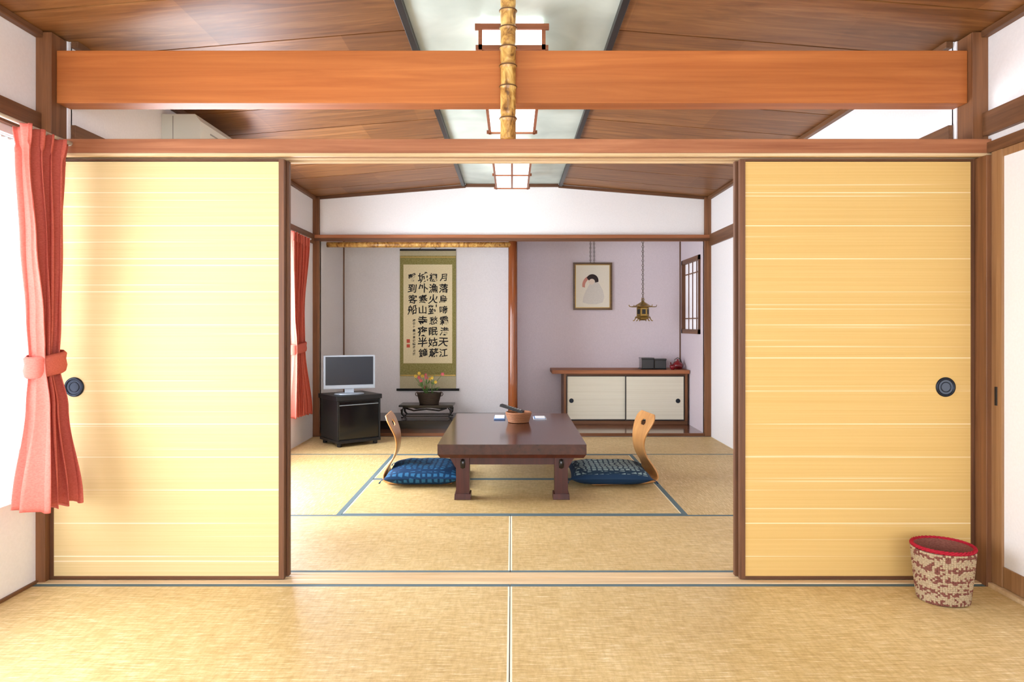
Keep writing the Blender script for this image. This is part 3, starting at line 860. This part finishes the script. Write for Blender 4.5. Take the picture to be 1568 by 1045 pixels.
mb = MB('wicker_tray'); c = (.048, 5.16, .3475)
for j in range(7):
    z = c[2]+.006+j*.0095; r = .070+.018*(j/6)
    pts = [(c[0]+(r+.0025*(1 if (i+j) % 2 else -1))*math.cos(2*math.pi*i/60), c[1]+(r+.0025*(1 if (i+j) % 2 else -1))*math.sin(2*math.pi*i/60), z) for i in range(61)]
    mb.tube(pts, .0052, 'wicker', 6)
mb.lathe([(.065,.0005),(.068,.004),(.03,.006)], c, 'wicker', 24)
mb.ring((c[0], c[1], c[2]+.07), .09, .006, 'wicker', 'Z', 40, 8)
mb.box(c[0]-.05, c[0]+.045, c[1]-.03, c[1]+.04, c[2]+.008, c[2]+.06, 'whitepaper')
mb.done()
mb = MB('remote_control'); mb.T = Matrix.Translation((.0, 5.17, .445)) @ Matrix.Rotation(math.radians(160), 4, 'Z') @ Matrix.Rotation(math.radians(-14), 4, 'Y')
mb.box(-.09, .09, -.022, .022, -.009, .009, 'blackmatte')
for i in range(6):
    for j in range(3): mb.box(-.07+i*.02, -.058+i*.02, -.015+j*.011, -.008+j*.011, .009, .011, 'grey_plastic')
mb.done(.003)
mb = MB('folded_towel'); mb.box(-.135, -.05, 5.28, 5.46, .347, .356, 'bluepaper'); mb.box(-.13, -.055, 5.285, 5.455, .356, .362, 'whitepaper'); mb.done(.003)
mb = MB('leaflet'); mb.box(.16, .26, 5.30, 5.46, .347, .350, 'whitepaper'); mb.box(.165, .255, 5.305, 5.455, .350, .353, 'bluepaper'); mb.box(.175, .25, 5.31, 5.45, .353, .356, 'whitepaper'); mb.done(.001)

# zaisu chairs ---------------------------------------------------------------------------
def catmull(P, n=8):
    out = []; P = [P[0]]+P+[P[-1]]
    for i in range(1, len(P)-2):
        for t in range(n):
            t /= n; a, b, c, d = P[i-1], P[i], P[i+1], P[i+2]
            out.append(tuple(.5*((2*b[k])+(-a[k]+c[k])*t+(2*a[k]-5*b[k]+4*c[k]-d[k])*t*t+(-a[k]+3*b[k]-3*c[k]+d[k])*t**3) for k in range(len(b))))
    out.append(P[-2]); return out
def zaisu(sx, off, yc, rot):
    P = [(-.42,.008,.19),(-.55,.008,.20),(-.70,.008,.20),(-.80,.009,.195),(-.865,.020,.185),(-.878,.055,.165),(-.855,.105,.145),(-.815,.17,.125),(-.798,.24,.118),(-.805,.31,.140),(-.830,.375,.172),(-.852,.42,.172),(-.868,.45,.130)]
    path = catmull(P, 7)
    nu = len(path); nv = 36
    L = [0]
    for a, b in zip(path[:-1], path[1:]): L.append(L[-1]+math.hypot(a[0]-b[0], a[1]-b[1]))
    hc = L[-1]-.075
    vs = []
    def inhole(s, t): return ((s-hc)/.022)**2+((t)/.045)**2
    par = []
    for i, (x, z, w) in enumerate(path):
        for j in range(nv+1):
            t = w*(2*j/nv-1); s = L[i]; par.append((i, t, s)); vs.append([x, t, z+.002])
    fs = []
    for i in range(nu-1):
        for j in range(nv):
            a = i*(nv+1)+j; f = (a, a+1, a+nv+2, a+nv+1)
            cs = sum(par[k][2] for k in f)/4; ct = sum(par[k][1] for k in f)/4
            if inhole(cs, ct) > 1: fs.append(f)
    mb = MB('zaisu_chair')
    c, s_ = math.cos(rot), math.sin(rot); xm = -.65
    out = []
    for (x, y, z) in vs:
        xx = x-xm; X = xm+xx*c-y*s_; Yy = xx*s_+y*c
        X = -X+off if sx > 0 else X+off
        out.append((X, yc+Yy, z))
    mb.add(out, fs, 'bentwood', True)
    o = mb.done()
    bm = bmesh.new(); bm.from_mesh(o.data)
    bmesh.ops.delete(bm, geom=[v for v in bm.verts if not v.link_faces], context='VERTS')
    bm.to_mesh(o.data); bm.free()
    m = o.modifiers.new('s', 'SOLIDIFY'); m.thickness = .011; m.offset = 0
    m = o.modifiers.new('b', 'SUBSURF'); m.levels = 1; m.render_levels = 1
zaisu(-1, 0.02, 4.86, 0.04); zaisu(1, .075, 4.86, -0.14)

def zabuton(x0, x1, y0, y1, z0, h, ktop, kedge, rot=0):
    mb = MB('zabuton_cushion'); N = 44; cx, cy = (x0+x1)/2, (y0+y1)/2; hx, hy = (x1-x0)/2, (y1-y0)/2
    mb.T = Matrix.Translation((cx, cy, 0)) @ Matrix.Rotation(rot, 4, 'Z')
    def prof(u, v): return max(0.0, (1-abs(u)**3.2))**.55*max(0.0, (1-abs(v)**3.2))**.55
    vs = []; idx = {}
    for side in (1, -1):
        for i in range(N+1):
            for j in range(N+1):
                u, v = 2*i/N-1, 2*j/N-1
                p = prof(u, v); inset = 1-.05*(1-u*u)*abs(v)**4
                inset2 = 1-.05*(1-v*v)*abs(u)**4
                wob = .008*mnoise.noise(Vector((u*3, v*3, side)))
                r_ = math.hypot(u, v); dip = .014*math.exp(-(r_*3)**2)
                z = z0+h*.42 + (h*.58*p+wob*p-dip if side > 0 else -h*.42*min(1, p*1.6))
                vs.append((hx*u*inset2, hy*v*inset, z)); idx[(side, i, j)] = len(vs)-1
    f1, f2 = [], []
    for side in (1, -1):
        for i in range(N):
            for j in range(N):
                q = (idx[(side,i,j)], idx[(side,i+1,j)], idx[(side,i+1,j+1)], idx[(side,i,j+1)])
                if side < 0: q = q[::-1]
                u, v = abs(2*(i+.5)/N-1), abs(2*(j+.5)/N-1)
                (f1 if side > 0 and max(u, v) < .90 else f2).append(q)
    o_ = len(mb.v)
    mb.add(vs, f1, ktop, True)
    i2 = mb.mi(kedge)
    for f in f2: mb.f.append([a+o_ for a in f]); mb.m.append(i2); mb.sm.append(True)
    for sxx in (-1, 1):
        for syy in (-1, 1):
            for q in range(4):
                mb.tube([(sxx*hx*.985, syy*hy*.985, z0+h*.42), (sxx*(hx+.012), syy*(hy+.004*q), z0+h*.42-.006), (sxx*(hx+.018+.003*q), syy*(hy+.012), z0+h*.2)], .002, kedge, 5)
    mb.done(recalc=False)
zabuton(-.838, -.345, 4.56, 5.12, .017, .105, 'cush1', 'cush1', .03)
zabuton(.385, .918, 4.56, 5.10, .017, .10, 'cush2', 'cushb', -.02)

# woven waste basket ----------------------------------------------------------------------
mb = MB('wicker_basket'); c = (1.66, 2.73, 0.001); rows = 26; seg = 74
H = .205
def brad(z): return .084+.022*(max(z, 0)/H)**.8
rb = random.Random(5)
for j in range(rows):
    z = .006+j*(H-.01)/rows; r = brad(z)
    pts = []
    for i in range(seg+1):
        a = 2*math.pi*i/seg; rr = r+.0030*(1 if (i+j) % 2 else -1)
        pts.append((c[0]+rr*math.cos(a), c[1]+rr*math.sin(a), c[2]+z+.002*math.sin(3*a)))
    maroon_p = (.70, .40, .18, .06, .12, .40)[j % 6]
    i = 0
    while i < seg:
        e = min(seg, i+1)
        mb.tube(pts[i:e+1], .0050, 'raffia_m' if rb.random() < maroon_p else 'raffia', 6); i = e
mb.lathe([(brad(0)-.004, .001), (brad(0)-.004, .006), (.01, .006)], c, 'raffia_m', 32)
mb.lathe([(brad(0.005)-.003, .006), (brad(.1)-.003, .1), (brad(H)-.003, H), (brad(H)-.007, H), (brad(.1)-.007, .1), (brad(0)-.007, .006)], c, 'raffia_m', 40, closed=True)
for q in range(3):
    pts = []
    for i in range(97):
        a = 2*math.pi*i/96; ph = a*14+q*2.09
        pts.append((c[0]+(brad(H)+.004*math.cos(ph))*math.cos(a), c[1]+(brad(H)+.004*math.cos(ph))*math.sin(a), H+.002+.004*math.sin(ph)))
    mb.tube(pts, .0040, 'raffia_red', 6)
mb.done()

# ---------------------------------------------------------------- light
w = bpy.data.worlds.new('World'); scene.world = w; w.use_nodes = True
w.node_tree.nodes['Background'].inputs[0].default_value = (0.95, 0.97, 1, 1)
w.node_tree.nodes['Background'].inputs[1].default_value = 1.0

# ---------------------------------------------------------------- camera
cd = bpy.data.cameras.new('camera'); co = bpy.data.objects.new('camera', cd); scene.collection.objects.link(co)
co.location = (0, 0, 1.06); co.rotation_euler = (math.pi/2, 0, 0)
cd.sensor_width = 36; cd.lens = 24.91; cd.shift_y = -0.0163; cd.clip_start = 0.02
scene.camera = co
